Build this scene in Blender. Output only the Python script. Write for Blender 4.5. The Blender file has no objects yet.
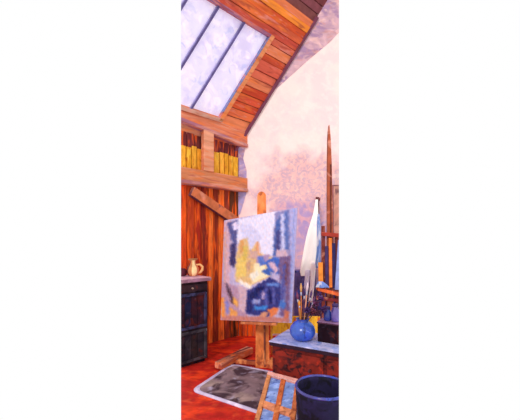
import bpy, bmesh, math, random
from mathutils import Vector, Matrix, noise
random.seed(7)
C = bpy.context.scene.collection
F = 320.0; HZ = 240.0; H = 1.7           # focal length in px, horizon row, eye height
def P(px, py, d): return Vector(((px-260)*d/F, d, H-(py-HZ)*d/F))
def G(px, py, z=0.0):                     # point at height z seen at the pixel
    d = (H-z)*F/(py-HZ); return Vector(((px-260)*d/F, d, z))
def s2l(c): return tuple(((x/255)/12.92 if x/255 <= .04045 else ((x/255+.055)/1.055)**2.4) for x in c)
V = Vector

# ------------------------------------------------------------------ materials
def mat(name, acc=(), scale=3.0, stretch=(1,1,1), rot=(0,0,0), rough=.75, var=.22, bump=.25, spec=.2, fine=9.0, emit=0.0):
    """face colours from the mesh, broken up by loose brush-like patches of accent colours"""
    m = bpy.data.materials.new(name); m.use_nodes = True; nt = m.node_tree; N = nt.nodes; L = nt.links
    b = N['Principled BSDF']; b.inputs['Roughness'].default_value = rough
    b.inputs['Specular IOR Level'].default_value = spec
    at = N.new('ShaderNodeAttribute'); at.attribute_name = 'col'
    tc = N.new('ShaderNodeTexCoord'); mp = N.new('ShaderNodeMapping'); mp.vector_type = 'POINT'
    rt = N.new('ShaderNodeMapping'); rt.inputs['Rotation'].default_value = rot
    mp.inputs['Scale'].default_value = stretch
    L.new(tc.outputs['Object'], rt.inputs['Vector']); L.new(rt.outputs[0], mp.inputs['Vector'])
    src = at.outputs['Color']
    for i, (c, amt, th) in enumerate(acc):
        n = N.new('ShaderNodeTexNoise'); n.inputs['Scale'].default_value = scale*(1+.45*i); n.inputs['Detail'].default_value = 3.5
        n.inputs['Distortion'].default_value = .8
        off = N.new('ShaderNodeVectorMath'); off.operation = 'ADD'; off.inputs[1].default_value = (i*3.7, i*5.1, i*2.3)
        L.new(mp.outputs[0], off.inputs[0]); L.new(off.outputs[0], n.inputs['Vector'])
        r = N.new('ShaderNodeMapRange'); r.inputs['From Min'].default_value = th; r.inputs['From Max'].default_value = th+.12
        r.inputs['To Max'].default_value = amt
        L.new(n.outputs['Fac'], r.inputs['Value'])
        mx = N.new('ShaderNodeMix'); mx.data_type = 'RGBA'; mx.inputs['B'].default_value = (*s2l(c), 1)
        L.new(r.outputs['Result'], mx.inputs['Factor']); L.new(src, mx.inputs['A']); src = mx.outputs['Result']
    n = N.new('ShaderNodeTexNoise'); n.inputs['Scale'].default_value = fine; n.inputs['Detail'].default_value = 4
    L.new(mp.outputs[0], n.inputs['Vector'])
    r = N.new('ShaderNodeMapRange'); r.inputs['From Min'].default_value = .3; r.inputs['From Max'].default_value = .7
    r.inputs['To Min'].default_value = 1-var; r.inputs['To Max'].default_value = 1+var
    L.new(n.outputs['Fac'], r.inputs['Value'])
    hs = N.new('ShaderNodeHueSaturation'); L.new(src, hs.inputs['Color']); L.new(r.outputs['Result'], hs.inputs['Value'])
    L.new(hs.outputs['Color'], b.inputs['Base Color'])
    if emit:
        L.new(hs.outputs['Color'], b.inputs['Emission Color']); b.inputs['Emission Strength'].default_value = emit
    bp = N.new('ShaderNodeBump'); bp.inputs['Strength'].default_value = bump; bp.inputs['Distance'].default_value = .01
    L.new(n.outputs['Fac'], bp.inputs['Height']); L.new(bp.outputs['Normal'], b.inputs['Normal'])
    return m
ANG = math.atan2(1, 1.0625)                # heading of the long wall
# ------------------------------------------------------------------ mesh builder
class MB:
    def __init__(s): s.v=[]; s.f=[]; s.c=[]; s.sm=[]
    def face(s, pts, c, smooth=False):
        i=len(s.v); s.v += [V(p) for p in pts]; s.f.append(list(range(i,i+len(pts)))); s.c.append(c); s.sm.append(smooth)
    def hexa(s, a, b, c):                  # a,b: rings of n points (bottom, top); c colour or list (a, b, sides)
        n=len(a); i=len(s.v); s.v += [V(p) for p in a]+[V(p) for p in b]
        cs = c if isinstance(c,list) else [c,c,c]
        s.f.append([i+k for k in reversed(range(n))]); s.c.append(cs[0]); s.sm.append(False)
        s.f.append([i+n+k for k in range(n)]); s.c.append(cs[1]); s.sm.append(False)
        for k in range(n):
            q=(k+1)%n; s.f.append([i+k,i+q,i+n+q,i+n+k]); s.c.append(cs[2+k] if len(cs)>=2+n else cs[2]); s.sm.append(False)
        return s
    def box(s, o, x, y, z, c):             # corner o and three edge vectors
        o=V(o);x=V(x);y=V(y);z=V(z)
        return s.hexa([o,o+x,o+x+y,o+y],[o+z,o+x+z,o+x+y+z,o+y+z],c)
    def bar(s, p0, p1, w, h, c, up=(0,0,1), w1=None, h1=None):
        p0=V(p0);p1=V(p1); d=(p1-p0).normalized(); up=V(up); sd=d.cross(up).normalized(); u=sd.cross(d).normalized()
        w1=w if w1 is None else w1; h1=h if h1 is None else h1
        r=lambda p,w,h:[p-sd*w/2-u*h/2,p+sd*w/2-u*h/2,p+sd*w/2+u*h/2,p-sd*w/2+u*h/2]
        return s.hexa(r(p0,w,h),r(p1,w1,h1),c)
    def rings(s, R, c, cap=True, closed=True, smooth=True):
        i=len(s.v); n=len(R[0])
        for r in R: s.v += [V(p) for p in r]
        for k in range(len(R)-1):
            cc = c(k) if callable(c) else c
            for j in range(n if closed else n-1):
                q=(j+1)%n; s.f.append([i+k*n+j,i+k*n+q,i+(k+1)*n+q,i+(k+1)*n+j]); s.c.append(cc(j) if callable(cc) else cc); s.sm.append(smooth)
        if cap and closed:
            c0=c(0) if callable(c) else c; c1=c(len(R)-2) if callable(c) else c
            c0=c0(0) if callable(c0) else c0; c1=c1(0) if callable(c1) else c1
            s.f.append([i+k for k in reversed(range(n))]); s.c.append(c0); s.sm.append(False)
            s.f.append([i+(len(R)-1)*n+k for k in range(n)]); s.c.append(c1); s.sm.append(False)
        return s
    def lathe(s, prof, o, c, n=28, wob=0):
        o=V(o); return s.rings([[o+V((r*math.cos(2*math.pi*j/n)*(1+wob*math.sin(3*j)),r*math.sin(2*math.pi*j/n),z)) for j in range(n)] for r,z in prof],c)
    def tube(s, pts, rad, c, n=8):
        pts=[V(p) for p in pts]; R=[]
        ref=V((0,0,1)) if abs((pts[-1]-pts[0]).normalized().z)<.85 else V((0,1,0))
        for k,p in enumerate(pts):
            d=(pts[min(k+1,len(pts)-1)]-pts[max(k-1,0)]).normalized(); a=d.cross(ref).normalized(); b=a.cross(d)
            r=rad[k] if isinstance(rad,(list,tuple)) else rad
            R.append([p+a*r*math.cos(2*math.pi*j/n)+b*r*math.sin(2*math.pi*j/n) for j in range(n)])
        return s.rings(R,c)
    def build(s, name, m, parent=None, label=None, bevel=0, **kw):
        me=bpy.data.meshes.new(name)
        o0 = V(parent_world(parent)) if parent else V((0,0,0))
        if not parent:
            zs=min(p.z for p in s.v); n=len(s.v)
            o0 = V((sum(p.x for p in s.v)/n, sum(p.y for p in s.v)/n, zs))
            if kw.get('kind')=='structure': o0=V((0,0,0))
        me.from_pydata([tuple(p-o0) for p in s.v],[],s.f)
        at=me.attributes.new('col','FLOAT_COLOR','CORNER'); k=0
        for f,c in zip(me.polygons,s.c):
            f.use_smooth=s.sm[f.index]
            lc=(*s2l(c),1)
            for _ in f.loop_indices: at.data[k].color=lc; k+=1
        me.materials.append(m)
        ob=bpy.data.objects.new(name,me); C.objects.link(ob)
        bm=bmesh.new(); bm.from_mesh(me); bmesh.ops.remove_doubles(bm,verts=bm.verts,dist=1e-5)
        bmesh.ops.recalc_face_normals(bm,faces=bm.faces)
        if bevel:
            es=[e for e in bm.edges if len(e.link_faces)==2 and e.calc_face_angle(0)>.6]
            try: bmesh.ops.bevel(bm,geom=es,offset=bevel,segments=2,profile=.6,affect='EDGES')
            except Exception: pass
        bm.to_mesh(me); bm.free()
        if parent: ob.parent=parent
        else: ob.location=o0
        if label: ob['label']=label
        for a,b in kw.items(): ob[a]=b
        return ob
def parent_world(o):
    v=V((0,0,0))
    while o: v+=o.location; o=o.parent
    return tuple(v)
def thing(name,label,cat,loc,group=None):
    o=bpy.data.objects.new(name,None); C.objects.link(o); o.location=loc; o['label']=label; o['category']=cat; o.empty_display_size=.1
    if group: o['group']=group
    return o
def jit(c,a=14): 
    k=random.uniform(-a,a); return tuple(max(3,min(253,x+k+random.uniform(-a/3,a/3))) for x in c)

# palettes
ORANGE=(214,112,62); RUST=(176,70,44); PINKW=(214,140,118); DKRED=(112,40,40); YEL=(232,170,40); LILAC=(206,186,224)
m_wood  = mat('orange_timber',[((240,166,136),.6,.5),((166,78,70),.6,.56),((230,116,56),.6,.52)],scale=1.5,stretch=(1,6,6),rot=(0,0,-ANG),var=.16,fine=3,bump=.15)
m_brace = mat('brown_timber',[((225,150,130),.7,.54),((100,60,80),.7,.57)],scale=4,var=.25)
m_roof  = mat('roof_boards',[((238,120,52),.6,.54),((160,60,50),.6,.55),((232,150,140),.5,.58)],scale=1.6,stretch=(1,6,6),rot=(0,0,-ANG),var=.16,fine=3,bump=.15)
m_dark  = mat('dark_roof_boards',[((120,60,50),.6,.55)],scale=3,var=.2)
m_plank = mat('plank_wall_wood',[((246,96,20),.8,.5),((120,46,28),.7,.57),((96,84,60),.45,.62)],scale=3.5,stretch=(4,4,.55),var=.25)
m_yel   = mat('yellow_boards',[((250,200,70),.6,.52),((190,96,30),.7,.55)],scale=5,stretch=(3,3,1),var=.18)
m_floor = mat('red_floor',[((238,66,24),.8,.5),((136,20,16),.7,.58),((228,96,50),.45,.58)],scale=2.4,stretch=(1,1.6,1),var=.25,rough=.6)
m_easel = mat('easel_wood',[((240,150,90),.7,.53),((130,60,40),.7,.57)],scale=5,stretch=(2,2,1),var=.22)
m_mat   = mat('woven_mat',[((170,144,136),.7,.52),((58,36,50),.9,.47),((190,176,204),.6,.58)],scale=2.6,var=.25,fine=9)
m_rim   = mat('mat_rim',[((230,215,235),.6,.5)],scale=7,var=.15)
m_cab   = mat('dark_cabinet_wood',[((34,26,38),.8,.5),((96,36,30),.7,.56),((84,74,100),.45,.62)],scale=6,var=.3,rough=.9,spec=.05)
m_chest = mat('red_chest_wood',[((176,44,26),.9,.55),((40,14,24),.9,.5)],scale=7,stretch=(1,1,1.4),var=.3)
m_top   = mat('blue_worktop',[((206,196,236),.8,.5),((92,124,204),.8,.53)],scale=6,var=.2,rough=.35,spec=.5)
m_blue  = mat('blue_glaze',[((40,70,190),.8,.5),((20,24,90),.8,.57),((120,140,220),.5,.63)],scale=9,var=.25,rough=.25,spec=.6,bump=.1)
m_basket= mat('dark_blue_basket',[((10,6,16),.9,.48),((40,30,80),.7,.58)],scale=9,var=.35)
m_cloth = mat('white_cloth',[((234,212,232),.6,.56),((254,244,240),.6,.5)],scale=7,stretch=(1,1,.4),var=.05,rough=1,spec=0)
m_cloth2= mat('pinkish_slab',[((170,120,150),.7,.52),((240,200,196),.6,.56)],scale=8,var=.15)
m_smock = mat('white_smock_cotton',[((240,216,240),.6,.6)],scale=9,stretch=(1,1,.3),var=.03,rough=1,spec=0)
m_gen   = mat('painted_things',[((90,90,150),.35,.6)],scale=9,var=.28)
m_pic   = mat('picture_paint',[],var=.05,fine=18,bump=.08,rough=.9,spec=.05)
m_pane  = mat('skylight_pane',[((214,200,236),.7,.5),((252,238,250),.8,.53),((172,176,226),.5,.6)],scale=3.2,var=.05,rough=.5,spec=.1,emit=.22,bump=.1,fine=6)
m_white = mat('picture_backing',[],var=.1)

def plaster():
    m=bpy.data.materials.new('pink_white_plaster'); m.use_nodes=True; nt=m.node_tree; N=nt.nodes; L=nt.links; b=N['Principled BSDF']
    b.inputs['Roughness'].default_value=.9; b.inputs['Specular IOR Level'].default_value=.1
    tc=N.new('ShaderNodeTexCoord')
    def nz(s,d=4,dis=.6):
        n=N.new('ShaderNodeTexNoise'); n.inputs['Scale'].default_value=s; n.inputs['Detail'].default_value=d; n.inputs['Distortion'].default_value=dis
        L.new(tc.outputs['Object'],n.inputs['Vector']); return n.outputs['Fac']
    def rng(v,a,b_,c=0,d=1):
        r=N.new('ShaderNodeMapRange'); r.inputs['From Min'].default_value=a; r.inputs['From Max'].default_value=b_
        r.inputs['To Min'].default_value=c; r.inputs['To Max'].default_value=d; L.new(v,r.inputs['Value']); return r.outputs['Result']
    def mixc(f,A,B):
        x=N.new('ShaderNodeMix'); x.data_type='RGBA'; L.new(f,x.inputs['Factor'])
        for k,q in (('A',A),('B',B)):
            if isinstance(q,tuple): x.inputs[k].default_value=(*s2l(q),1)
            else: L.new(q,x.inputs[k])
        return x.outputs['Result']
    def mul(a,b_):
        x=N.new('ShaderNodeMath'); x.operation='MULTIPLY'; L.new(a,x.inputs[0])
        if isinstance(b_,float): x.inputs[1].default_value=b_
        else: L.new(b_,x.inputs[1])
        return x.outputs[0]
    base=mixc(rng(nz(2.2),.4,.62),(250,222,216),(248,212,212))
    base=mixc(rng(nz(7.5),.5,.64,0,.45),base,(254,230,224))
    base=mixc(rng(nz(5,5),.56,.7,0,.35),base,(236,200,208))
    # bare rosy stone showing through the plaster on the lower part of the wall
    def blob(cx,cz,rx,rz):
        s=N.new('ShaderNodeVectorMath'); s.operation='SUBTRACT'; s.inputs[1].default_value=(cx,5.7,cz); L.new(tc.outputs['Object'],s.inputs[0])
        q=N.new('ShaderNodeVectorMath'); q.operation='MULTIPLY'; q.inputs[1].default_value=(1/rx,0,1/rz); L.new(s.outputs[0],q.inputs[0])
        l=N.new('ShaderNodeVectorMath'); l.operation='LENGTH'; L.new(q.outputs[0],l.inputs[0])
        a=N.new('ShaderNodeMath'); a.operation='ADD'; L.new(l.outputs['Value'],a.inputs[0]); L.new(rng(nz(3),.2,.8,-.35,.35),a.inputs[1])
        return rng(a.outputs[0],.75,1.15,1,0)
    b1=blob(.78,2.5,.9,.78)
    st=mixc(rng(nz(9,5,1.5),.44,.58),(232,172,168),(194,148,172))
    st=mixc(rng(nz(13,3),.55,.66),st,(238,186,176))
    base=mixc(mul(b1,.75),base,st)
    b2=blob(1.0,1.2,1.1,1.25)  # bluish-purple shade low on the wall, mixed into the plaster colour
    shade_col=mixc(rng(nz(6,5,1.2),.42,.6),(160,140,196),(212,160,176))
    base=mixc(mul(b2,.8),base,shade_col)
    L.new(base,b.inputs['Base Color'])
    bp=N.new('ShaderNodeBump'); bp.inputs['Strength'].default_value=.35; bp.inputs['Distance'].default_value=.02
    L.new(nz(14),bp.inputs['Height']); L.new(bp.outputs['Normal'],b.inputs['Normal'])
    return m
m_plaster=plaster()

# ------------------------------------------------------------------ the room
S='structure'; YW=5.7
D=V((1.0625,1,0)).normalized(); NRM=V((D.y,-D.x,0))          # along the long wall; NRM points into the room
CORN=V((-.384,YW,0))                                          # corner of plank wall and gable wall
b=MB(); b.box((-2.6,.9,-.08),(5.4,0,0),(0,5.2,0),(0,0,.08),(188,34,26)); b.build('floor',m_floor,kind=S)
b=MB(); b.box((CORN.x,YW,0),(2.4,0,0),(0,.2,0),(0,0,6.6),(250,220,214)); b.build('wall_back',m_plaster,kind=S)

# roof: contains the rake line on the gable wall and the direction D
A0=P(248,130,YW); A1=P(328,0,YW); RU=(A1-A0).normalized(); RN=RU.cross(D).normalized()
if RN.dot(V((0,0,H))-A0)<0: RN=-RN                            # towards the room
CAM=V((0,0,H))
def roof_uv(px,py):
    r=V(((px-260)/F,1,-(py-HZ)/F)); t=(A0-CAM).dot(RN)/r.dot(RN); q=CAM+r*t-A0
    # q = RU*v + D*u
    a=RU.dot(D); qu=q.dot(D); qv=q.dot(RU); v=(qv-a*qu)/(1-a*a); u=qu-a*v
    return u,v
def R(u,v,off=0): return A0+D*u+RU*v+RN*off
uTR,vTR=roof_uv(270,36); uBR,vBR=roof_uv(227,113); uP,vP=roof_uv(313,22)
uS=(uTR+uBR)/2; v0=vBR-.12; v1=vTR; v2=vP
UL=-4.6; V0=-.55
def slab(b,u0,u1,va,vb,o0,o1,c): b.hexa([R(u0,va,o0),R(u1,va,o0),R(u1,vb,o0),R(u0,vb,o0)],[R(u0,va,o1),R(u1,va,o1),R(u1,vb,o1),R(u0,vb,o1)],c)
# backing (ceiling) around the skylight opening, dark boards up to the ridge
b=MB()
slab(b,UL,0,V0,v0,-.12,-.02,(150,80,60)); slab(b,uS,0,v0,v1,-.12,-.02,(150,80,60)); slab(b,UL,0,v1,4.2,-.12,-.02,(120,56,56))
k=v2
while k<4.1:
    slab(b,UL,0,k+.008,k+.15,-.02,0,jit((128,68,72),12)); k+=.16
b.build('ceiling',m_dark,kind=S)
# short boards between skylight and gable wall
b=MB(); k=V0
while k<v1-.02:
    hh=random.uniform(.12,.2); hh=min(hh,v1-k)
    slab(b,uS+.03,-.05,k+.006,k+hh-.006,-.02,random.uniform(.005,.03),jit(random.choice([(218,96,54),(204,74,46),(230,128,88),(236,120,54),(214,96,70)]),12)); k+=hh
slab(b,UL,uS,V0,v0-.06,-.02,.01,(206,130,100))
b.build('trim_1',m_roof,kind=S)
# wide boards above the skylight
b=MB(); k=v1; n=5
for i in range(n):
    k0=v1+(v2-v1)*i/n; k1=v1+(v2-v1)*(i+1)/n
    slab(b,UL,-.05,k0+.004,k1-.004,-.02,.03+.012*(i%2),jit([(200,78,60),(212,90,60),(216,88,48),(242,134,44),(222,116,70)][i],8))
b.build('trim_2',m_roof,kind=S)
# thin dark rake strip where roof meets wall
b=MB(); slab(b,-.05,.0,V0,v2+.1,-.02,.05,(120,62,84)); b.build('trim_3',m_dark,kind=S)
# shade below the roof edge, put on the gable wall as a mauve band
b=MB(); top=[(314,22),(338,-14),(352,-34)]; 
arc=[(352,14),(341,30),(330,42),(318,52),(306,62),(295,72),(284,82),(275,90),(270,97)]
edge=[(268,99),(280,78),(296,52),(314,22),(345,-28),(365,-60)]
pts=[P(x,y,YW-.002) for x,y in edge]+[P(x,y,YW-.002) for x,y in [(365,-4)]+arc]
b.hexa([p+V((0,-.004,0)) for p in pts],[p+V((0,.03,0)) for p in pts],(206,164,176))
m_band=mat('mauve_shade',[((160,124,160),.85,.5),((236,190,186),.7,.53),((206,146,140),.6,.56)],scale=3.6,stretch=(1,1,1.6),var=.12)
b.build('shade_band',m_band,kind=S)

# skylight window
win=bpy.data.objects.new('window_1',None); C.objects.link(win); win['kind']=S; win.location=R(uS-1,v0,0)
b=MB(); FC=(150,112,150)
slab(b,uS-.045,uS+.03,v0-.05,v1+.02,-.03,.04,(226,140,92)); slab(b,uS-.06,uS-.04,v0,v1,-.03,.03,(120,130,180))
slab(b,UL,uS+.03,v1-.03,v1+.02,-.03,.035,(150,96,130)); slab(b,UL,uS+.03,v0-.06,v0,-.03,.04,(214,160,140))
b.build('window_frame',m_roof,win)
mus=[]
for (a,c) in (((220,5),(184,62)),((243,22),(195,105))):
    us=[roof_uv(*a)[0],roof_uv(*c)[0]]; mus.append(sum(us)/2)
mus.sort(); mus=[mus[0]-(mus[1]-mus[0])*.9]+mus
print('skylight',uS,mus,v0,v1,v2)
for q in mus:
    b=MB(); slab(b,q-.012,q+.012,v0,v1,-.02,.018,(98,84,136)); slab(b,q-.022,q+.022,v0,v1,-.02,.006,(150,140,190)); b.build('mullion',m_gen,win)
ed=[UL]+mus+[uS]
for i in range(4):
    b=MB(); slab(b,ed[i],ed[i+1],v0,v1,-.04,-.028,(232,222,248)); b.build('pane',m_pane,win)

# plank wall, each board a strip of the wall's own mesh
b=MB(); s=0; 
pal=[(216,66,18),(230,88,22),(176,48,22),(236,104,34),(200,70,28),(140,44,28),(104,56,36)]
while s<3.6:
    w=random.uniform(.085,.14); p=CORN-D*(s+w-.008); 
    zt=A0.z+(p-A0).dot(V((0,0,1)))*0
    c=jit(random.choice(pal),12)
    dd=random.uniform(0,.012)
    # below / above the gallery beam
    b.box(p-NRM*.05,D*(w-.012),NRM*(.05+dd),V((0,0,2.62)),c)
    b.box(p-NRM*.05+V((0,0,2.62)),D*(w-.012),NRM*(.05+dd),V((0,0,.9)),jit((112,44,48),12)); s+=w
b.box(CORN-D*3.6-NRM*.08,D*3.6,NRM*.04,V((0,0,3.5)),(60,24,24))
b.build('wall_left',m_plank,kind=S)
# gallery's shadow on the gable wall, modelled as a thin lilac strip
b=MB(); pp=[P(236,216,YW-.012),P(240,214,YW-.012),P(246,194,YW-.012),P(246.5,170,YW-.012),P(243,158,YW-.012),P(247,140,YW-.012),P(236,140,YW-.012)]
b.hexa(pp,[p+V((0,.03,0)) for p in pp],(176,158,206)); b.build('shade_strip',m_band,kind=S)
# low boarding that runs past the corner along the gable wall
b=MB(); s=-.02
while s<.5:
    w=random.uniform(.07,.1); b.box((CORN.x+s+.03,YW-.035,0),(w-.008,0,0),(0,.035,0),(0,0,1.75),jit(random.choice(pal[:5]),12)); s+=w
b.build('trim_5',m_plank,kind=S)

# ------------------------------------------------------------------ timbers of the gallery
BX=V((-.214,YW,0))                          # beam line on the gable wall
def beam_at(px,z,off=0):                    # point on the beams' front face seen in column px
    k=(px-260)/F; q=(BX.x-k*BX.y)/(1.0625-k)          # BX - q*(1.0625,1)
    return V((BX.x-1.0625*q,BX.y-q,z))+NRM*off
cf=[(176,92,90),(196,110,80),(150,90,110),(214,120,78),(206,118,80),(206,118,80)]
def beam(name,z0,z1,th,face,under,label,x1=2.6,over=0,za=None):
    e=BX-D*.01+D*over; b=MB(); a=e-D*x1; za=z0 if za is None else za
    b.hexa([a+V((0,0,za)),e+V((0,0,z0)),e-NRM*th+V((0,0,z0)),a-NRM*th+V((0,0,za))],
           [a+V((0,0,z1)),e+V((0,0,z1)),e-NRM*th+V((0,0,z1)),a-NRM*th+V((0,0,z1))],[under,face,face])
    # strip along the lower edge in the underside colour
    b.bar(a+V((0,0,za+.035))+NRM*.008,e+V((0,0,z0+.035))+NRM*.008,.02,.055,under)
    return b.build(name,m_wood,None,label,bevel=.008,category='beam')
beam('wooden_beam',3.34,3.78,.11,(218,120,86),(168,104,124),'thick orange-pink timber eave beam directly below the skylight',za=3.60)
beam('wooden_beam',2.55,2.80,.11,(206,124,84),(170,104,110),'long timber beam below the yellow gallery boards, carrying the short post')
# short post between the beams
b=MB(); pa=beam_at(203.5,2.8); pb=beam_at(213.5,2.8)
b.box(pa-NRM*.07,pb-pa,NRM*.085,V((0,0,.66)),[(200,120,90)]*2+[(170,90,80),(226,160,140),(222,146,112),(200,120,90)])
b.build('wooden_post',m_wood,None,'short square timber post standing between the two gallery beams',bevel=.008,category='post')
# diagonal brace
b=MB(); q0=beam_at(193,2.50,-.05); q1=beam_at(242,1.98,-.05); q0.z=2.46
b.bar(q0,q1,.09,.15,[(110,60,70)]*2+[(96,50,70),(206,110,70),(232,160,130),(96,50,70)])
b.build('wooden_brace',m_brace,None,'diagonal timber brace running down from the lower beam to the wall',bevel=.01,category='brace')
# yellow boards of the gallery front
t=thing('gallery_railing','bright yellow upright boards closing the gallery between the two beams','railing',beam_at(200,2.8,-.1))
s=0.02; i=0
while s<2.2:
    w=random.uniform(.085,.12); e=CORN-D*(s+.02)+V((0,0,2.8))+NRM*.016
    h=.36+random.uniform(-.02,.02)
    b=MB(); b.box(e-D*(w-.016),D*(w-.016),NRM*.02,V((0,0,h)),jit((236,160,44),14)); b.build('board',m_yel,t); s+=w
b=MB(); e=CORN-D*.03+V((0,0,2.76))+NRM*.016; b.box(e-D*2.2,D*2.2,NRM*.026,V((0,0,.05)),(228,160,110)); b.build('bottom_rail',m_wood,t)

# ------------------------------------------------------------------ cabinet on the left
a=G(208.5,361); cab=thing('cabinet','dark blue-brown cabinet with pale top and two stacked doors, against plank wall','cabinet',a)
FD=D; DP=.42; Wc=1.15; Hc=1.13
o=a-FD*Wc
b=MB(); b.box(o-NRM*DP+V((0,0,.04)),FD*Wc,NRM*(DP-.02),V((0,0,Hc-.04)),(66,44,50)); b.build('carcass',m_cab,cab,bevel=.006)
b=MB(); b.box(o-NRM*DP+V((0,0,0)),FD*(Wc-.03),NRM*(DP-.05),V((0,0,.06)),(40,30,44)); b.build('plinth',m_cab,cab)
b=MB(); b.box(o-NRM*(DP+.02)+V((0,0,Hc)),FD*(Wc+.03),NRM*(DP+.05),V((0,0,.05)),[(90,50,66),(214,164,180),(150,104,124)]); b.build('worktop',m_cloth2,cab,'pale pink-lilac top slab',bevel=.01)
def panel(parent,z0,z1,s0,s1,cf,ci,name,d=0,ember=False):
    b=MB(); p=a-FD*s1+V((0,0,z0))+NRM*(-.02+d); w=s1-s0; h=z1-z0; f=.035
    b.box(p,FD*w,NRM*.028,V((0,0,f)),cf); b.box(p+V((0,0,h-f)),FD*w,NRM*.028,V((0,0,f)),cf)
    b.box(p+V((0,0,f)),FD*f,NRM*.028,V((0,0,h-2*f)),cf); b.box(p+V((0,0,f))+FD*(w-f),FD*f,NRM*.028,V((0,0,h-2*f)),cf)
    dr=b.build(name,m_cab,parent,bevel=.004)
    b=MB(); n=4
    for i in range(n):
        b.box(p+FD*(f+(w-2*f)*i/n)+V((0,0,f)),FD*((w-2*f)/n-.006),NRM*.012,V((0,0,h-2*f)),jit(ci[i%len(ci)],6))
    b.build('door_panel',m_cab,dr)
    return dr,p
for s0,s1 in ((.035,.50),(.55,1.05)):
    dr,p=panel(cab,.50,.98,s0,s1,(66,64,100),[(60,30,44),(30,30,58),(52,24,36)],'door')
    b=MB(); b.tube([p+FD*.02+V((0,0,.22))+NRM*.03,p+FD*.02+V((0,0,.22))+NRM*.06],.012,(150,120,110)); b.build('knob',m_gen,dr)
    dr,p=panel(cab,.06,.47,s0,s1,(74,66,74),[(46,34,44),(60,50,60),(44,32,36)],'door')
    b=MB(); b.tube([p+FD*.02+V((0,0,.30))+NRM*.03,p+FD*.02+V((0,0,.30))+NRM*.06],.012,(150,120,110)); b.build('knob',m_gen,dr)
    b=MB(); p=a-FD*s1+V((0,0,1.0))-NRM*.02; b.box(p,FD*(s1-s0),NRM*.024,V((0,0,.10)),(58,38,44)); dw=b.build('drawer',m_cab,cab,bevel=.005)
    b=MB(); b.tube([p+FD*(s1-s0)*.5+V((0,0,.05))+NRM*.02,p+FD*(s1-s0)*.5+V((0,0,.05))+NRM*.05],.012,(150,120,110)); b.build('knob',m_gen,dw)
# reddish glow-coloured ledge of the upper left door
# jug on the cabinet
ztop=Hc+.05
j=P(193,275,4.62); j.z=ztop; jc=V((j.x,j.y,ztop))
jug=thing('jug','cream and brown earthenware jug with curved handle standing on the dark cabinet','jug',jc)
def jcol(k): return lambda jj: [(120,60,50),(150,84,60),(240,206,150),(248,220,170),(196,130,90),(130,50,50)][(jj//4)%6]
b=MB(); b.lathe([(.035,0),(.065,.012),(.084,.05),(.088,.085),(.076,.13),(.05,.165),(.038,.195),(.04,.215),(.055,.24),(.048,.24),(.034,.21)],jc,lambda k:(lambda jj:[(222,170,120),(170,96,70),(118,50,52),(84,30,40),(110,44,46),(206,130,84),(250,216,160),(214,120,84)][int(((jj/28.0)*8))%8]),n=28)
b.build('body',m_gen,jug)
b=MB(); b.lathe([(.055,.232),(.07,.245),(.062,.252),(.05,.24)],jc,(170,110,70)); b.build('rim',m_gen,jug,'brown rim')
b=MB(); ax=V((1,.1,0)).normalized()
b.tube([jc+ax*.06+V((0,0,.04)),jc+ax*.10+V((0,0,.05)),jc+ax*.135+V((0,0,.09)),jc+ax*.135+V((0,0,.135)),jc+ax*.10+V((0,0,.165)),jc+ax*.045+V((0,0,.16))],[.014,.017,.019,.018,.015,.013],(240,180,120)); b.build('handle',m_cloth,jug,'cream curved handle')
bc=V((jc.x-.152,jc.y-.0,ztop))
b=MB(); b.lathe([(.03,0),(.05,.012),(.062,.04),(.06,.08),(.045,.105),(.036,.11),(.036,.1),(.045,.08),(.045,.04),(.02,.03)],bc,(92,30,46)); b.build('pot',m_gen,None,'small dark maroon round pot beside the cream jug on the cabinet',category='pot')

# ------------------------------------------------------------------ floor mat
def rc(pts,r=.12):
    out=[]; n=len(pts)
    for i in range(n):
        p=pts[i];a_=pts[i-1];c_=pts[(i+1)%n]; da=(a_-p).normalized(); dc=(c_-p).normalized()
        for t in range(6):
            u=t/5; out.append((p+da*r)*(1-u)**2+p*2*u*(1-u)+(p+dc*r)*u*u)
    return out
mp=[G(190,391),G(231,364),V((.5,3.95,0)),V((.34,2.9,0))]
mat_t=thing('floor_mat','grey-brown floor mat with pale lilac rim lying under the easel','mat',(-.3,3.7,.0))
cen=sum(mp,V())/4
o_=rc(mp); i_=[cen+(p-cen)*.9 for p in o_]
b=MB(); n=len(o_)
for k in range(n):
    q=(k+1)%n
    b.face([o_[k]+V((0,0,.004)),o_[q]+V((0,0,.004)),o_[q]*.5+i_[q]*.5+V((0,0,.022)),o_[k]*.5+i_[k]*.5+V((0,0,.022))],(202,186,214),True)
    b.face([o_[k]*.5+i_[k]*.5+V((0,0,.022)),o_[q]*.5+i_[q]*.5+V((0,0,.022)),i_[q]+V((0,0,.012)),i_[k]+V((0,0,.012))],(186,170,206),True)
    b.face([o_[q]+V((0,0,.0)),o_[k]+V((0,0,.0)),o_[k]+V((0,0,.004)),o_[q]+V((0,0,.004))],(170,150,190))
b.build('rim',m_rim,mat_t)
b=MB(); b.hexa([p+V((0,0,.001)) for p in i_],[p+V((0,0,.014)) for p in i_],(140,114,122)); b.build('field',m_mat,mat_t)

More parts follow.
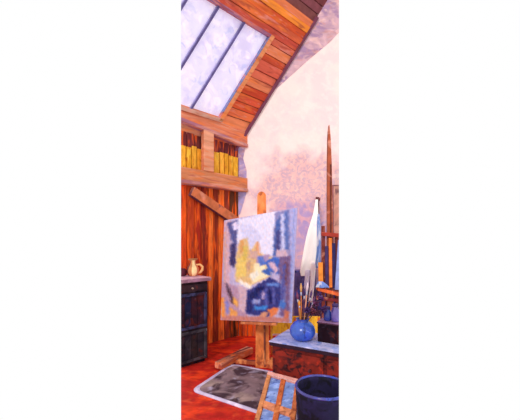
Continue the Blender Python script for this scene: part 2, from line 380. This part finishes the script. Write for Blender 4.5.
# ------------------------------------------------------------------ main easel
ez=thing('easel','tall wooden easel with round-topped mast holding the large unfinished painting','easel',(.02,4.36,0))
b=MB()
m0=G(262.5,367); m0.z=.0; mt=P(261.6,197,4.62)
def xw(p,w,t):
    return [p+V((-w/2,-t/2,0)),p+V((w/2,-t/2,0)),p+V((w/2,t/2,0)),p+V((-w/2,t/2,0))]
rows=[]
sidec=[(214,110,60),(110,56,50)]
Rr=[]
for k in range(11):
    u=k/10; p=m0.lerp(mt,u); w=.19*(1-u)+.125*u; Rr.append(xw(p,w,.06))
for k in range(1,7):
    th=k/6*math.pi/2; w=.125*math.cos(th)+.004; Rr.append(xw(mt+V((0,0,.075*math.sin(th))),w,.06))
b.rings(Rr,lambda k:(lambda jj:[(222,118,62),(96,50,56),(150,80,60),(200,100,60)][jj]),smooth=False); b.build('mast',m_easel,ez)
b=MB(); b.bar(m0.lerp(mt,.0)+V((.03,-.035,.02)),m0.lerp(mt,.28)+V((.03,-.035,0)),.025,.02,(120,60,50),up=(0,1,0)); b.build('mast_groove',m_easel,ez)
f0=G(218,368,.03); f1=G(250,353,.03)
b=MB(); dd=(f1-f0)
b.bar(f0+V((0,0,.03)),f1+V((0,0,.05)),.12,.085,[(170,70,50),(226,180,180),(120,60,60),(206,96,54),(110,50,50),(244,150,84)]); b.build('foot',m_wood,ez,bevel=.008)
f2=V((.13,4.22,.05)); f3=V((.36,4.62,.05)); b=MB(); b.bar(f2,f3,.11,.10,(186,92,54)); b.build('foot',m_easel,ez,bevel=.01)
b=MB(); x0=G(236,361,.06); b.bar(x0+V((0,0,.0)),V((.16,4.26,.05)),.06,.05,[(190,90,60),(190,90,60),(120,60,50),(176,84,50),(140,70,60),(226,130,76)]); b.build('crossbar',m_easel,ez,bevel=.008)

# ------------------------------------------------------------------ the painting on the easel
TL=P(224.3,220.5,4.30); BL=P(220.6,320,4.12); BR=P(291.5,323,3.86)
pn=(BL-TL).cross(BR-TL).normalized()
def onp(px,py):
    r=V(((px-260)/F,1,-(py-HZ)/F)); t=(TL-CAM).dot(pn)/r.dot(pn); return CAM+r*t
TR=onp(297.5,207.5)
if pn.y>0: pn=-pn
cv=thing('easel_painting','large unfinished canvas of ochre buildings and blue drapery, held on the easel','painting',(BL+BR)/2)
def inp(poly,x,y):
    r=False; n=len(poly); jx=n-1
    for i in range(n):
        xi,yi=poly[i]; xj,yj=poly[jx]
        if (yi>y)!=(yj>y) and x<(xj-xi)*(y-yi)/(yj-yi)+xi: r=not r
        jx=i
    return r
PIC=[((190,170,206),[(215,200),(305,200),(305,330),(215,330)]),
 ((206,160,176),[(222,222),(231,220),(229,300),(221,300)]),
 ((222,150,110),[(223.5,232),(225,232),(225,300),(223,300)]),
 ((160,150,200),[(220,225),(224,222),(224,300),(220,318)]),
 ((228,216,240),[(237,220),(276,210),(275,235),(273,256),(262,256),(240,244),(237,242)]),
 ((212,202,234),[(240,225),(250,224),(262,236),(256,250),(244,244)]),
 ((84,82,138),[(227,223),(238,220),(237,240),(235,262),(230,262),(232,242)]),
 ((60,50,96),[(231,244),(236,244),(235,268),(230,266)]),
 ((226,205,236),[(232,223),(237,222),(238,229),(234,231)]),
 ((222,176,122),[(240,240),(247,238),(250,252),(256,242),(259,242),(260,253),(272,257),(271,276),(248,287),(235,281),(236,256)]),
 ((216,150,90),[(240,240),(243,239),(244,252),(240,254)]),((222,150,110),[(256,242),(259,242),(260,254),(256,254)]),
 ((232,192,104),[(238,258),(247,255),(246,277),(236,276)]),((212,176,88),[(243,246),(248,246),(246,260),(243,262)]),
 ((252,226,184),[(255,262),(264,265),(270,275),(252,284)]),
 ((206,160,150),[(250,250),(258,251),(257,259),(249,258)]),((170,140,180),[(257,256),(270,254),(268,262),(256,263)]),
 ((90,112,190),[(258,257),(263,256),(266,265),(260,266)]),((64,96,186),[(264,262),(276,256),(284,266),(280,275),(270,272)]),
 ((214,170,190),[(268,263),(273,261),(279,270),(275,274)]),((60,90,170),[(262,270),(268,268),(272,276),(264,274)]),
 ((252,232,218),[(237,278),(242,281),(252,285),(250,289),(240,284)]),
 ((136,128,178),[(275,213),(290,209),(292,256),(278,258),(273,254)]),
 ((78,96,164),[(276,222),(280,214),(281,232),(279,244),(276,256),(273,256)]),((70,66,124),[(276,232),(280,228),(280,250),(276,252)]),
 ((90,106,172),[(284,212),(288,211),(289,250),(285,252)]),((196,190,230),[(281,214),(284,213),(285,250),(281,252)]),
 ((206,168,186),[(276,250),(287,250),(288,256),(276,257)]),
 ((176,166,214),[(289.5,208),(299,205),(296,300),(291,300)]),((140,150,210),[(293,210),(294.5,210),(291,322),(289.5,322)]),
 ((116,88,132),[(279,257),(291,256),(289,318),(280,316)]),((110,64,80),[(284,262),(288,262),(287,286),(284,284)]),
 ((120,134,196),[(281,280),(285,280),(285,306),(281,308)]),
 ((178,136,162),[(221,281),(248,290),(247,320),(220,320)]),((206,166,180),[(238,284),(247,290),(246,312),(239,310)]),
 ((84,56,72),[(225,281),(229,287),(236,304),(232,304),(227,292)]),((232,140,70),[(220,298),(224,298),(226,316),(221,318)]),
 ((236,160,70),[(234,296),(238,303),(237,308),(233,302)]),((230,150,80),[(229,307),(237,311),(237,317),(229,316)]),((130,120,190),[(225,300),(229,302),(229,314),(226,312)]),
 ((52,52,118),[(247,291),(260,283),(271,277),(281,284),(281,304),(268,317),(246,314)]),
 ((32,34,88),[(248,294),(258,290),(258,296),(249,300)]),((150,150,204),[(253,299),(261,299),(260,304),(253,304)]),
 ((100,130,206),[(266,283),(279,283),(279,287),(266,286)]),((84,84,160),[(264,288),(267,288),(268,306),(265,306)]),((90,90,164),[(272,288),(274,288),(275,304),(273,304)]),
 ((60,124,204),[(254,306),(268,306),(266,310),(254,310)]),((70,110,190),[(280,300),(286,303),(285,309),(279,307)]),
 ((40,40,100),[(246,300),(252,302),(252,312),(247,312)]),
 ((230,120,70),[(268,309),(277,307),(278,314),(270,318)]),((206,110,80),[(284,310),(290,312),(289,320),(284,318)]),((84,80,150),[(283,264),(286,264),(284,300),(281,300)]),((214,140,110),[(262,312),(268,312),(266,318),(258,317)]),((206,170,206),[(262,292),(264,292),(264,299),(262,299)]),((30,28,80),[(255,288),(264,286),(264,290),(256,292)]),((28,28,84),[(268,290),(271,290),(272,303),(269,304)]),((240,226,210),[(249,275),(256,270),(260,275),(252,281)]),((200,150,120),[(246,262),(250,260),(250,270),(247,272)]),
((196,120,110),[(228,315.5),(290,318),(290,323),(221,321),(221,317)])]
def pic(x,y):
    a_=noise.noise(V((x*.25,y*.25,1)))*1.6+noise.noise(V((x*.8,y*.6,4)))*.9
    c_=noise.noise(V((x*.25,y*.25,9)))*1.6+noise.noise(V((x*.8,y*.6,14)))*.9
    acc_=[0,0,0]
    for ox,oy in ((0,0),(.8,.3),(-.8,-.3),(.3,-.9),(-.3,.9),(1,-.5),(-1,.5)):
        xx=x+a_*.8+ox; yy=y+c_*.8+oy; c=PIC[0][0]
        for col,pl in PIC:
            if inp(pl,xx,yy): c=col
        for q in range(3): acc_[q]+=c[q]/7
    c=[v*.90+m_*.04 for v,m_ in zip(acc_,(190,150,180))]
    k=noise.noise(V((x*.7,y*.3,21)))*16; h=noise.noise(V((x*.5,y*.5,31)))*14
    return (max(5,min(254,c[0]+k+h)),max(5,min(254,c[1]+k)),max(5,min(254,c[2]+k-h)))
NX,NY=88,124; b=MB(); cpx=[(224.3,220.5),(297.5,207.5),(291.5,323),(220.6,320)]
me=bpy.data.meshes.new('picture_surface'); vs=[];fs=[];cs=[]
base=parent_world(cv)
for jy in range(NY+1):
    for ix in range(NX+1):
        u=ix/NX; w=jy/NY
        p=(TL*(1-u)+TR*u)*(1-w)+(BL*(1-u)+BR*u)*w+pn*.002
        q=p-CAM
        vs.append(tuple(p-V(base))); cs.append((*s2l(pic(260+q.x/q.y*F,HZ-q.z/q.y*F)),1))
for jy in range(NY):
    for ix in range(NX): i=jy*(NX+1)+ix; fs.append((i,i+NX+1,i+NX+2,i+1))
me.from_pydata(vs,[],fs); at=me.attributes.new('col','FLOAT_COLOR','POINT')
for i,c in enumerate(cs): at.data[i].color=c
me.materials.append(m_pic); ob=bpy.data.objects.new('picture_surface',me); C.objects.link(ob); ob.parent=cv
b=MB(); bk=pn*-.03; b.hexa([TL+bk,TR+bk,BR+bk,BL+bk],[TL,TR,BR,BL],(196,170,196)); b.build('stretcher',m_white,cv,'pale lilac canvas edge')
# lower ledge and clamp of the easel that carry the painting
b=MB(); m=(BL+BR)/2; l0=BL.lerp(BR,.3); l1=BL.lerp(BR,.8)
b.bar(l0+V((0,.01,-.02))-pn*0.02,l1+V((0,.01,-.02))-pn*.02,.09,.03,(176,92,58)); b.build('ledge',m_easel,ez,bevel=.004)

# ------------------------------------------------------------------ chest / low table on the right
ZT=.573
A=V((.098,3.575,0)); E=V((.878,-.478,0)).normalized(); B=V((-E.y,E.x,0)); 
ch=thing('low_chest','low red-brown chest with pale blue top, the blue vase standing on it','chest',A)
W=1.35; DPT=.55
b=MB(); b.box(A+E*.03+B*.03+V((0,0,.03)),E*(W-.06),B*(DPT-.05),V((0,0,ZT-.08)),(110,28,24)); b.build('body',m_chest,ch,bevel=.006)
b=MB(); b.box(A+V((0,0,ZT-.012)),E*W,B*DPT,V((0,0,.012)),[(60,36,60),(164,172,224),(150,150,200)]); wt=b.build('worktop',m_top,ch,'pale blue-lilac top',bevel=.004)
b=MB(); b.box(A+E*.004+B*.004+V((0,0,ZT-.05)),E*(W-.008),B*(DPT-.008),V((0,0,.038)),(46,22,40)); b.build('edge_moulding',m_gen,wt,'dark edge moulding')
for s0,s1 in ((.07,.62),(.66,1.28)):
    b=MB(); b.box(A+E*s0+B*.012+V((0,0,.16)),E*(s1-s0),B*.03,V((0,0,.32)),(128,34,24)); dw=b.build('drawer',m_chest,ch,bevel=.008)
    for q in (.25,.75):
        b=MB(); p=A+E*(s0+(s1-s0)*q)+B*.015+V((0,0,.33)); b.tube([p,p-B*.03],.016,(70,28,34)); b.build('knob',m_gen,dw)
for u,w in ((.03,.03),(W-.09,.03),(.03,DPT-.08),(W-.09,DPT-.08)):
    b=MB(); b.box(A+E*u+B*w,E*.06,B*.06,V((0,0,.04)),(84,30,28)); b.build('leg',m_chest,ch)

# vase
vc=V((.480,3.615,ZT)); vase=thing('vase','round blue glazed vase full of brushes, standing on the low chest','vase',vc)
prof=[(.05,0),(.085,.008),(.118,.035),(.14,.08),(.145,.13),(.132,.18),(.104,.22),(.075,.243),(.066,.255),(.07,.27),(.078,.28),(.07,.282),(.06,.268),(.06,.25),(.09,.215),(.11,.16),(.1,.06),(.0,.03)]
prof=[(r_,z_*.86) for r_,z_ in prof]
b=MB(); b.lathe(prof,vc,lambda k:(lambda jj:(54,88,184) if k<7 else (40,56,130)),n=36); b.build('body',m_blue,vase)
# brushes, each one its own thing
BR_=[(298,292,(150,90,70),(120,60,90)),(302,283,(196,110,60),(206,150,90)),(306,288,(90,50,80),(60,40,90)),(309,282,(210,140,110),(230,200,210)),(313,290,(120,60,50),(90,60,110)),(316,296,(150,110,150),(110,60,100)),(300,300,(200,130,60),(226,150,60))]
lb=['leftmost brush in the blue vase, brown handle, dark plum tip','orange-handled brush second from left in the blue vase','dark purple brush standing in the middle of the blue vase','tall pale-tipped brush, tallest of those in the blue vase','brown brush right of the middle in the blue vase','lilac-handled brush leaning furthest right in the blue vase','short yellow-tipped brush at the front left of the blue vase']
for i,(px,py,ch_,ct) in enumerate(BR_):
    tip=P(px-1,py,3.58+.03*(i%3)); root=vc+V(((px-306)*.0025,.015*((i%3)-1),.13)); 
    t=thing('paintbrush',lb[i],'brush',root,'brushes in the blue vase')
    a1=root.lerp(tip,.72); a2=root.lerp(tip,.8)
    b=MB(); b.tube([root,root.lerp(tip,.35),a1],[.005,.008,.006],ch_); b.build('handle',m_gen,t)
    b=MB(); b.tube([a1,a2],[.0075,.009],(176,170,190)); b.build('ferrule',m_gen,t)
    b=MB(); b.tube([a2,root.lerp(tip,.9),tip],[.009,.014,.003],ct); b.build('bristles',m_gen,t)
# dried purple flowers on the right of the vase
FL=[(307,310,(70,44,96)),(316,304,(104,50,90)),(321,299,(84,44,96)),(313,311,(120,60,80)),(324,309,(70,40,90)),(319,313,(90,44,70))]
fl=['dried purple flower head lowest beside the brushes, left of the others','topmost dried purple flower in the blue vase','small reddish dried flower close to the neck of the vase','dried violet flower furthest right, over the dark box','dried maroon flower hanging lowest over the dark box']
fl=['dark blue-violet dried flower at the left, among the brush handles']+fl
fl[1]='dried plum-coloured flower next to the brushes in the blue vase'
for i,(px,py,c) in enumerate(FL):
    hd=P(px,py,3.52+.03*(i%2)); root=vc+V((.01*i-.01,.01,.17)); t=thing('dried_flower',fl[i],'flower',root,'dried flowers in the blue vase')
    b=MB(); mid=root.lerp(hd,.55)+V((-.015,0,.03)); b.tube([root,mid,hd],.004,(90,60,60)); b.build('stem',m_gen,t)
    b=MB()
    for q in range(26):
        th=q*2.4; ph=math.acos(1-2*(q+.5)/26); d=V((math.sin(ph)*math.cos(th),math.sin(ph)*math.sin(th),math.cos(ph))); sd=d.cross(V((.3,.5,.8))).normalized()*.016; up=d.cross(sd).normalized()*.006
        r=random.uniform(.034,.05); b.rings([[hd+sd*.3,hd+up,hd-sd*.3],[hd+d*r*.6+sd,hd+d*r*.6+up,hd+d*r*.6-sd],[hd+d*r+sd*.2,hd+d*r+up*.2,hd+d*r-sd*.2]],jit(c,26))
    b.build('flower_head',m_gen,t)

# dark box on the chest
p=G(317.5,341.5,ZT); q=E; bx=thing('wooden_box','dark brown lidded wooden box beside the blue vase on the chest','box',p)
b=MB(); b.box(p,E*.5,B*.2,V((0,0,.2)),(30,14,22)); b.build('body',m_cab,bx,bevel=.005)
b=MB(); b.box(p-E*.008-B*.008+V((0,0,.202)),E*.516,B*.216,V((0,0,.018)),[(60,30,44),(150,110,150),(70,36,54)]); b.build('lid',m_gen,bx,'mauve lid',bevel=.005)
# jars on the box
for px,hh,r,c,l in ((328,.15,.042,(44,60,140),'deep blue glass jar on the dark box, nearer the flowers'),(337,.19,.045,(112,92,166),'lilac-blue jar on the dark box, at the right-hand edge')):
    k=V(((px-260)/F*3.62,3.62,ZT+.222)); 
    s_=(k-p).dot(B); k=k+B*(.10-s_); t=thing('jar',l,'jar',k,'jars on the dark box')
    b=MB(); b.lathe([(r*.8,0),(r,.01),(r*1.02,hh*.6),(r*.7,hh*.8),(r*.72,hh*.9)],k,c); b.build('body',m_blue,t)
    b=MB(); b.lathe([(r*.78,hh*.86),(r*.8,hh),(r*.7,hh+.006)],k,(70,50,100)); b.build('lid',m_gen,t)

# yellow board behind the chest
b=MB(); yb=P(270.5,341,4.78); yb.z=0; yt=.56
b.box(V((yb.x,4.72+.028,.31)),(.74,0,0),(0,.03,0),(0,.022,yt-.31),(244,180,44)); 
for q in (.0,.35,.7): b.box(V((yb.x+q,4.705,0.01)),(.03,0,0),(0,.015,0),(0,.05,yt-.02),(206,100,44))
b.build('yellow_panel',m_yel,None,'low bright yellow board on orange battens standing behind the chest and vase',category='board')

# ------------------------------------------------------------------ frame of blue panes leaning on the chest
fT0=P(268.3,372.5,3.50); fT1=P(300,381,3.30)
dn=(V((-.10,2.6,.02))-fT0); fB0=fT0+dn; fB1=fT1+dn*.99
fn=(fT1-fT0).cross(fB0-fT0).normalized(); 
if fn.z<0: fn=-fn
def Fp(u,w,o=0): return fT0+(fT1-fT0)*u+(fB0-fT0)*w+fn*o
def fslab(b,u0,u1,w0,w1,o0,o1,c): b.hexa([Fp(u0,w0,o0),Fp(u1,w0,o0),Fp(u1,w1,o0),Fp(u0,w1,o0)],[Fp(u0,w0,o1),Fp(u1,w0,o1),Fp(u1,w1,o1),Fp(u0,w1,o1)],c)
fr=thing('paned_frame','orange wooden frame of four blue panes leaning against the low chest','frame',fB0)
cw=(200,110,80)
b=MB(); fslab(b,0,1,0,.06,-.02,.02,(230,160,150)); fslab(b,0,1,.94,1,-.02,.02,cw); fslab(b,0,.12,.06,.94,-.02,.02,(206,130,84)); fslab(b,.88,1,.06,.94,-.02,.02,(190,100,60))
b.build('outer_frame',m_easel,fr,bevel=.004)
b=MB(); fslab(b,.44,.58,.06,.94,-.018,.014,(196,96,52)); b.build('centre_bar',m_easel,fr,bevel=.003)
b=MB(); fslab(b,.12,.44,.45,.53,-.018,.018,(226,140,104)); fslab(b,.58,.88,.45,.53,-.018,.018,(226,140,104)); b.build('crossbar',m_easel,fr,bevel=.003)
m_sheet=mat('blue_sheet',[((166,186,238),.7,.5),((46,66,150),.8,.56)],scale=11,stretch=(1,2,1),var=.25,rough=.4)
for u0,u1 in ((.12,.44),(.58,.88)):
    for w0,w1 in ((.06,.45),(.53,.94)):
        b=MB(); fslab(b,u0,u1,w0,w1,-.014,-.006,(126,150,214)); b.build('pane',m_sheet,fr)

# ------------------------------------------------------------------ basket
kc=V((.525,2.70,0)); kr=.226; hb=.475
bk=thing('basket','round dark blue basket with rolled rim, in front of the low chest','basket',kc)
b=MB(); n=40; pr=[(.16,0),(.19,.03),(.205,.15),(.215,.3),(.222,.46),(.2,.46),(.195,.3),(.185,.15),(.17,.05),(.02,.05)]
def rows_(pr):
    R_=[]
    for k,(r,z) in enumerate(pr): R_.append([kc+V(((r+(.004 if (j+k)%2 else 0))*math.cos(2*math.pi*j/n),(r+(.004 if (j+k)%2 else 0))*math.sin(2*math.pi*j/n),z)) for j in range(n)])
    return R_
fine=[]
for k in range(len(pr)-1):
    st=5 if k in (1,2,3,5,6,7) else 1
    for i in range(st): u=i/st; fine.append((pr[k][0]*(1-u)+pr[k+1][0]*u,pr[k][1]*(1-u)+pr[k+1][1]*u))
fine.append(pr[-1])
b.rings(rows_(fine),(30,24,60)); b.build('body',m_basket,bk)
b=MB(); rg=[]
for j in range(41):
    a_=2*math.pi*j/40; rg.append([kc+V(((kr-.008+.012*math.cos(t_))*math.cos(a_),(kr-.008+.012*math.cos(t_))*math.sin(a_),hb-.012+.012*math.sin(t_))) for t_ in [2*math.pi*q/10 for q in range(10)]])
b.rings(rg,(66,62,136),cap=False); b.build('rim',m_blue,bk,'glossy blue-violet rolled rim')
# crumpled brown cloth inside
b=MB(); RR=[]
for k in range(9):
    r=.165*k/8+.001; RR.append([kc+V((r*math.cos(2*math.pi*j/28),r*math.sin(2*math.pi*j/28),.22+.08*noise.noise(V((r*14*math.cos(2*math.pi*j/28),r*14*math.sin(2*math.pi*j/28),3)))-(.03 if k==8 else 0))) for j in range(28)])
b.rings(RR,lambda k:(lambda jj:jit((56,26,34),14)),cap=False)
b.build('crumpled_rag',m_gen,None,'dark brown crumpled rag lying inside the blue basket',category='rag')

# ------------------------------------------------------------------ hanging smock and scarf
def drape(name,rows,d,c,m,label,cat,th=.06,folds=5,amp=.016,parent=None,N_=36):
    b=MB(); R_=[]
    # subdivide rows
    fr_=[]
    for i in range(len(rows)-1):
        for s in range(4):
            u=s/4; u2=u*u*(3-2*u); fr_.append([rows[i][q]*(1-u)+rows[i+1][q]*u for q in range(3)])
    fr_.append(list(rows[-1]))
    for i,(xl,xr,y) in enumerate(fr_):
        a_=P(xl,y,d); e_=P(xr,y,d); cx=(a_+e_)/2; w=(e_-a_).length/2; g=i/len(fr_)
        R_.append([cx+V((w*math.cos(t),min(th,w*.6)*math.sin(t)+amp*g*1.4*math.sin(t*folds+i*.15),0)) for t in [2*math.pi*j/N_ for j in range(N_)]])
    b.rings(R_,c)
    return b.build(name,m,parent,label) if parent else b.build(name,m,None,label,category=cat)
hk=thing('coat_hook','small dark brown hook strip on the wall above the white smock','hook',P(317,201,5.6))
b=MB(); b.box(P(316.6,216,5.6)+V((0,.05,0)),(.05,0,0),(0,.05,0),(0,0,.34),(96,44,48)); b.build('back_plate',m_gen,hk)
b=MB(); k=P(317.5,201.5,5.6); b.tube([k+V((0,.06,0)),k+V((0,-.08,-.01)),k+V((0,-.2,.0)),k+V((0,-.22,.04))],.009,(120,50,44)); b.build('peg',m_gen,hk)
sm=thing('smock','long white painter\'s smock hanging from hook beside the tall easel','smock',P(310,300,5.45))
drape('body',[(315.5,318,199.5),(314.5,318,206),(313,318.3,214),(310.5,318.3,222),(308,318.5,230),(306,318,238),(304,317.5,248),(302.2,317,258),(300.8,315.5,266),(300,314,272),(301,313,276)],5.38,(255,246,242),m_smock,None,'x',th=.028,amp=.006,parent=sm)
drape('sleeve',[(305.5,310,270),(304.5,309.5,280),(303.8,308,290),(303,307,300)],5.33,(214,196,226),m_cloth,'lilac-white hanging sleeve','x',th=.05,parent=sm,folds=3)
drape('sleeve',[(311,315.8,262),(310.5,315.5,272),(310,314.5,284),(308.5,313.5,296),(308,312.5,302)],5.34,(246,222,226),m_cloth,None,'x',th=.05,parent=sm,folds=3)
drape('scarf',[(317.6,319.5,214),(316.8,320.3,222),(316.6,320.8,232),(317,321,242),(316.6,321,252),(315.4,320.4,262),(315.5,319.5,268)],5.26,(122,146,206),m_cloth,'pale blue scarf hanging at the right side of the white smock','scarf',th=.04,folds=4)

# ------------------------------------------------------------------ tall easel on the right
dE=4.95
e2=thing('easel','tall narrow reddish-brown easel with spire-like mast beside the smock','easel',P(329.5,300,dE)*1)
e2.location.z=0
b=MB(); 
def X(px,d=dE): return (px-260)*d/F
def Z(py,d=dE): return H-(py-HZ)*d/F
Rr=[]
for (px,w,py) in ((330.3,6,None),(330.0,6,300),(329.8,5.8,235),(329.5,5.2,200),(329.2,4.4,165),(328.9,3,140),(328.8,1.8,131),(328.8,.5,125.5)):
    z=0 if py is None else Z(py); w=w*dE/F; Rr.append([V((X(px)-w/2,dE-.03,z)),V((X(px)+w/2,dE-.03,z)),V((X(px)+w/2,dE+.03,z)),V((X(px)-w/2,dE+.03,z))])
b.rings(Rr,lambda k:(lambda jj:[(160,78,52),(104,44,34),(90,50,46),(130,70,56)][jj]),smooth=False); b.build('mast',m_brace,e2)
b=MB(); b.box((X(329.9),dE-.042,Z(300)),(.014,0,0),(0,.012,0),(0,0,Z(165)-Z(300)),(74,34,34)); b.build('mast_groove',m_brace,e2,'dark groove in the mast')
for px,py in ((323,226),(336.5,236)):
    b=MB(); b.bar(V((X(px),dE-.02,0)),V((X(px),dE-.02,Z(py))),.05,.05,(120,48,40),up=(0,1,0)); b.build('side_post',m_brace,e2,bevel=.004)
b=MB(); b.bar(V((X(320.5),dE-.07,Z(234))),V((X(337.5),dE-.07,Z(235.5))),.06,.06,(156,52,40)); b.build('clamp',m_brace,e2,'dark red clamp bar',bevel=.006)
b=MB(); b.bar(V((X(315.5),dE-.14,Z(287))),V((X(341),dE-.14,Z(293.5))),.16,.05,[(200,90,50),(200,90,50),(120,40,40),(226,100,50),(150,60,50),(236,160,130)]); b.build('ledge',m_easel,e2,'orange ledge',bevel=.005)
b=MB(); b.bar(V((X(316),dE-.05,Z(297))),V((X(341),dE-.05,Z(300))),.04,.05,(130,40,44)); b.build('crossbar',m_brace,e2)
b=MB(); b.bar(V((X(329.5),dE+.04,Z(240))),V((X(330),dE+.24,0)),.05,.05,(110,50,44),up=(1,0,0)); b.build('rear_leg',m_brace,e2)
# panels standing on the ledge
zl=Z(287)+.025
PN=[(317.2,321.6,262,(238,140,54),'short orange panel at the left end of the right easel ledge',-.13,0),
    (324.2,327.4,246,(70,50,96),'narrow dark violet panel standing left of the right easel mast',-.10,0),
    (327.6,330.6,238,(226,120,50),'narrow orange panel in front of the right easel mast',-.12,0),
    (331,334.4,243,(44,36,86),'narrow indigo panel just right of the right easel mast',-.10,0),
    (334.8,342,240,(140,150,206),'pale grey-blue panel leaning at the right end of the ledge',-.13,.03)]
for i,(xa,xb,yt_,c,l,dy,sl) in enumerate(PN):
    zz=Z(287+ (i*1.1))+.045; b=MB(); yy=dE+dy
    x0_=X(xa); x1_=X(xb); zt_=Z(yt_)
    b.hexa([V((x0_-sl,yy,zz)),V((x1_-sl,yy,zz)),V((x1_-sl,yy+.022,zz)),V((x0_-sl,yy+.022,zz))],[V((x0_+sl,yy+.035,zt_)),V((x1_+sl,yy+.035,zt_)),V((x1_+sl,yy+.057,zt_)),V((x0_+sl,yy+.057,zt_))],c)
    b.build('painted_panel',m_gen,None,l,bevel=.003,category='panel',group='panels on the right easel ledge')
drape('paint_rag',[(318,323,281.5),(316.5,327,284.5),(315.5,329.5,287.3)],dE-.2,(116,140,206),m_cloth,'light blue paint rag bunched on the orange easel ledge','rag',th=.05)

# leaning canvases and tall board behind
def lean(xa,xb,yt_,d,c,label,name='stretched_canvas',cat='canvas',m=None,bord=None):
    t=thing(name,label,cat,V(((X(xa,d)+X(xb,d))/2,d,0)))
    z=Z(yt_,d); x0_=X(xa,d); x1_=X(xb,d); L_=.08
    b=MB(); b.hexa([V((x0_,d,0)),V((x1_,d,0)),V((x1_,d+.03,0)),V((x0_,d+.03,0))],[V((x0_,d+L_,z)),V((x1_,d+L_,z)),V((x1_,d+L_+.03,z)),V((x0_,d+L_+.03,z))],bord or c); b.build('stretcher',m_gen,t)
    b=MB(); e=.02; b.hexa([V((x0_+e,d-.006,e)),V((x1_-e,d-.006,e)),V((x1_-e,d+.003,e)),V((x0_+e,d+.003,e))],[V((x0_+e,d-.006+L_,z-e)),V((x1_-e,d-.006+L_,z-e)),V((x1_-e,d+.003+L_,z-e)),V((x0_+e,d+.003+L_,z-e))],c); b.build('painted_face',m or m_can,t)
m_can=mat('dark_canvas_paint',[((60,80,170),.8,.53),((120,60,110),.7,.54),((30,26,60),.8,.56)],scale=6,var=.3)
lean(294,317,270,5.54,(88,72,126),'dark violet canvas leaning below the white smock',bord=(120,100,150))
lean(317,345,290,5.28,(52,44,104),'dark indigo canvas standing beneath the right easel ledge',bord=(90,60,80))
lean(333.5,343,184,5.45,(214,152,136),'tall pinkish-tan plank leaning at the right edge of the wall','plank','plank',m=m_brace,bord=(150,96,104))

# ------------------------------------------------------------------ cut the model where the view of the studio ends
keepN=[(V((F,79.0,0)).normalized(),),(V((-F,79.0,0)).normalized(),)]
def cut(ob):
    bm=bmesh.new(); bm.from_mesh(ob.data); o0=V(parent_world(ob)); hit=False
    for (n,) in keepN:
        if not bm.verts: break
        ds=[(v.co+o0).dot(n) for v in bm.verts]
        if min(ds)>=0: continue
        hit=True
        g=bm.verts[:]+bm.edges[:]+bm.faces[:]
        r=bmesh.ops.bisect_plane(bm,geom=g,dist=1e-6,plane_co=-o0,plane_no=-n,clear_outer=True)
        es=[x for x in r['geom_cut'] if isinstance(x,bmesh.types.BMEdge) and x.is_valid]
        if es and ob.name!='picture_surface':
            try: bmesh.ops.holes_fill(bm,edges=es,sides=0)
            except Exception: pass
    if hit:
        if len(bm.faces)==0: bm.free(); return False
        bm.to_mesh(ob.data)
    bm.free(); return True
dead=[o for o in list(C.objects) if o.type=='MESH' and not cut(o)]
def wipe(o):
    for c_ in list(o.children): wipe(c_)
    bpy.data.objects.remove(o)
names=[o.name for o in dead]
for n_ in names:
    if n_ in bpy.data.objects: wipe(bpy.data.objects[n_])

# ------------------------------------------------------------------ light, world, camera
w=bpy.data.worlds.new('World'); bpy.context.scene.world=w; w.use_nodes=True
w.node_tree.nodes['Background'].inputs[0].default_value=(1,1,1,1); w.node_tree.nodes['Background'].inputs[1].default_value=1.0
def light(kind,name,loc,tgt,e,c,**k):
    l=bpy.data.lights.new(name,kind); l.energy=e; l.color=c; o=bpy.data.objects.new(name,l); C.objects.link(o); o.location=loc
    o.rotation_euler=(V(tgt)-V(loc)).to_track_quat('-Z','Y').to_euler()
    for a_,b_ in k.items(): setattr(l,a_,b_)
    return o
light('SUN','sun',(-2.2,-1,6),(.6,5.7,1.8),1.3,(1,.95,.9),angle=.12)
light('SPOT','smock_fill',(-.3,2.9,4.7),(.85,5.4,1.5),150,(1,.93,.9),spot_size=math.radians(42),spot_blend=1.0,shadow_soft_size=.35)  # added fill light to brighten the smock, no such lamp in the room
cam=bpy.data.cameras.new('camera'); co=bpy.data.objects.new('camera',cam); C.objects.link(co)
co.location=(0,0,H); co.rotation_euler=(math.pi/2,0,0); cam.sensor_width=36; cam.lens=F/520*36; cam.shift_y=(HZ-210)/520
bpy.context.scene.camera=co
vs=bpy.context.scene.view_settings; vs.view_transform='Standard'; vs.look='None'; vs.exposure=0; vs.gamma=1
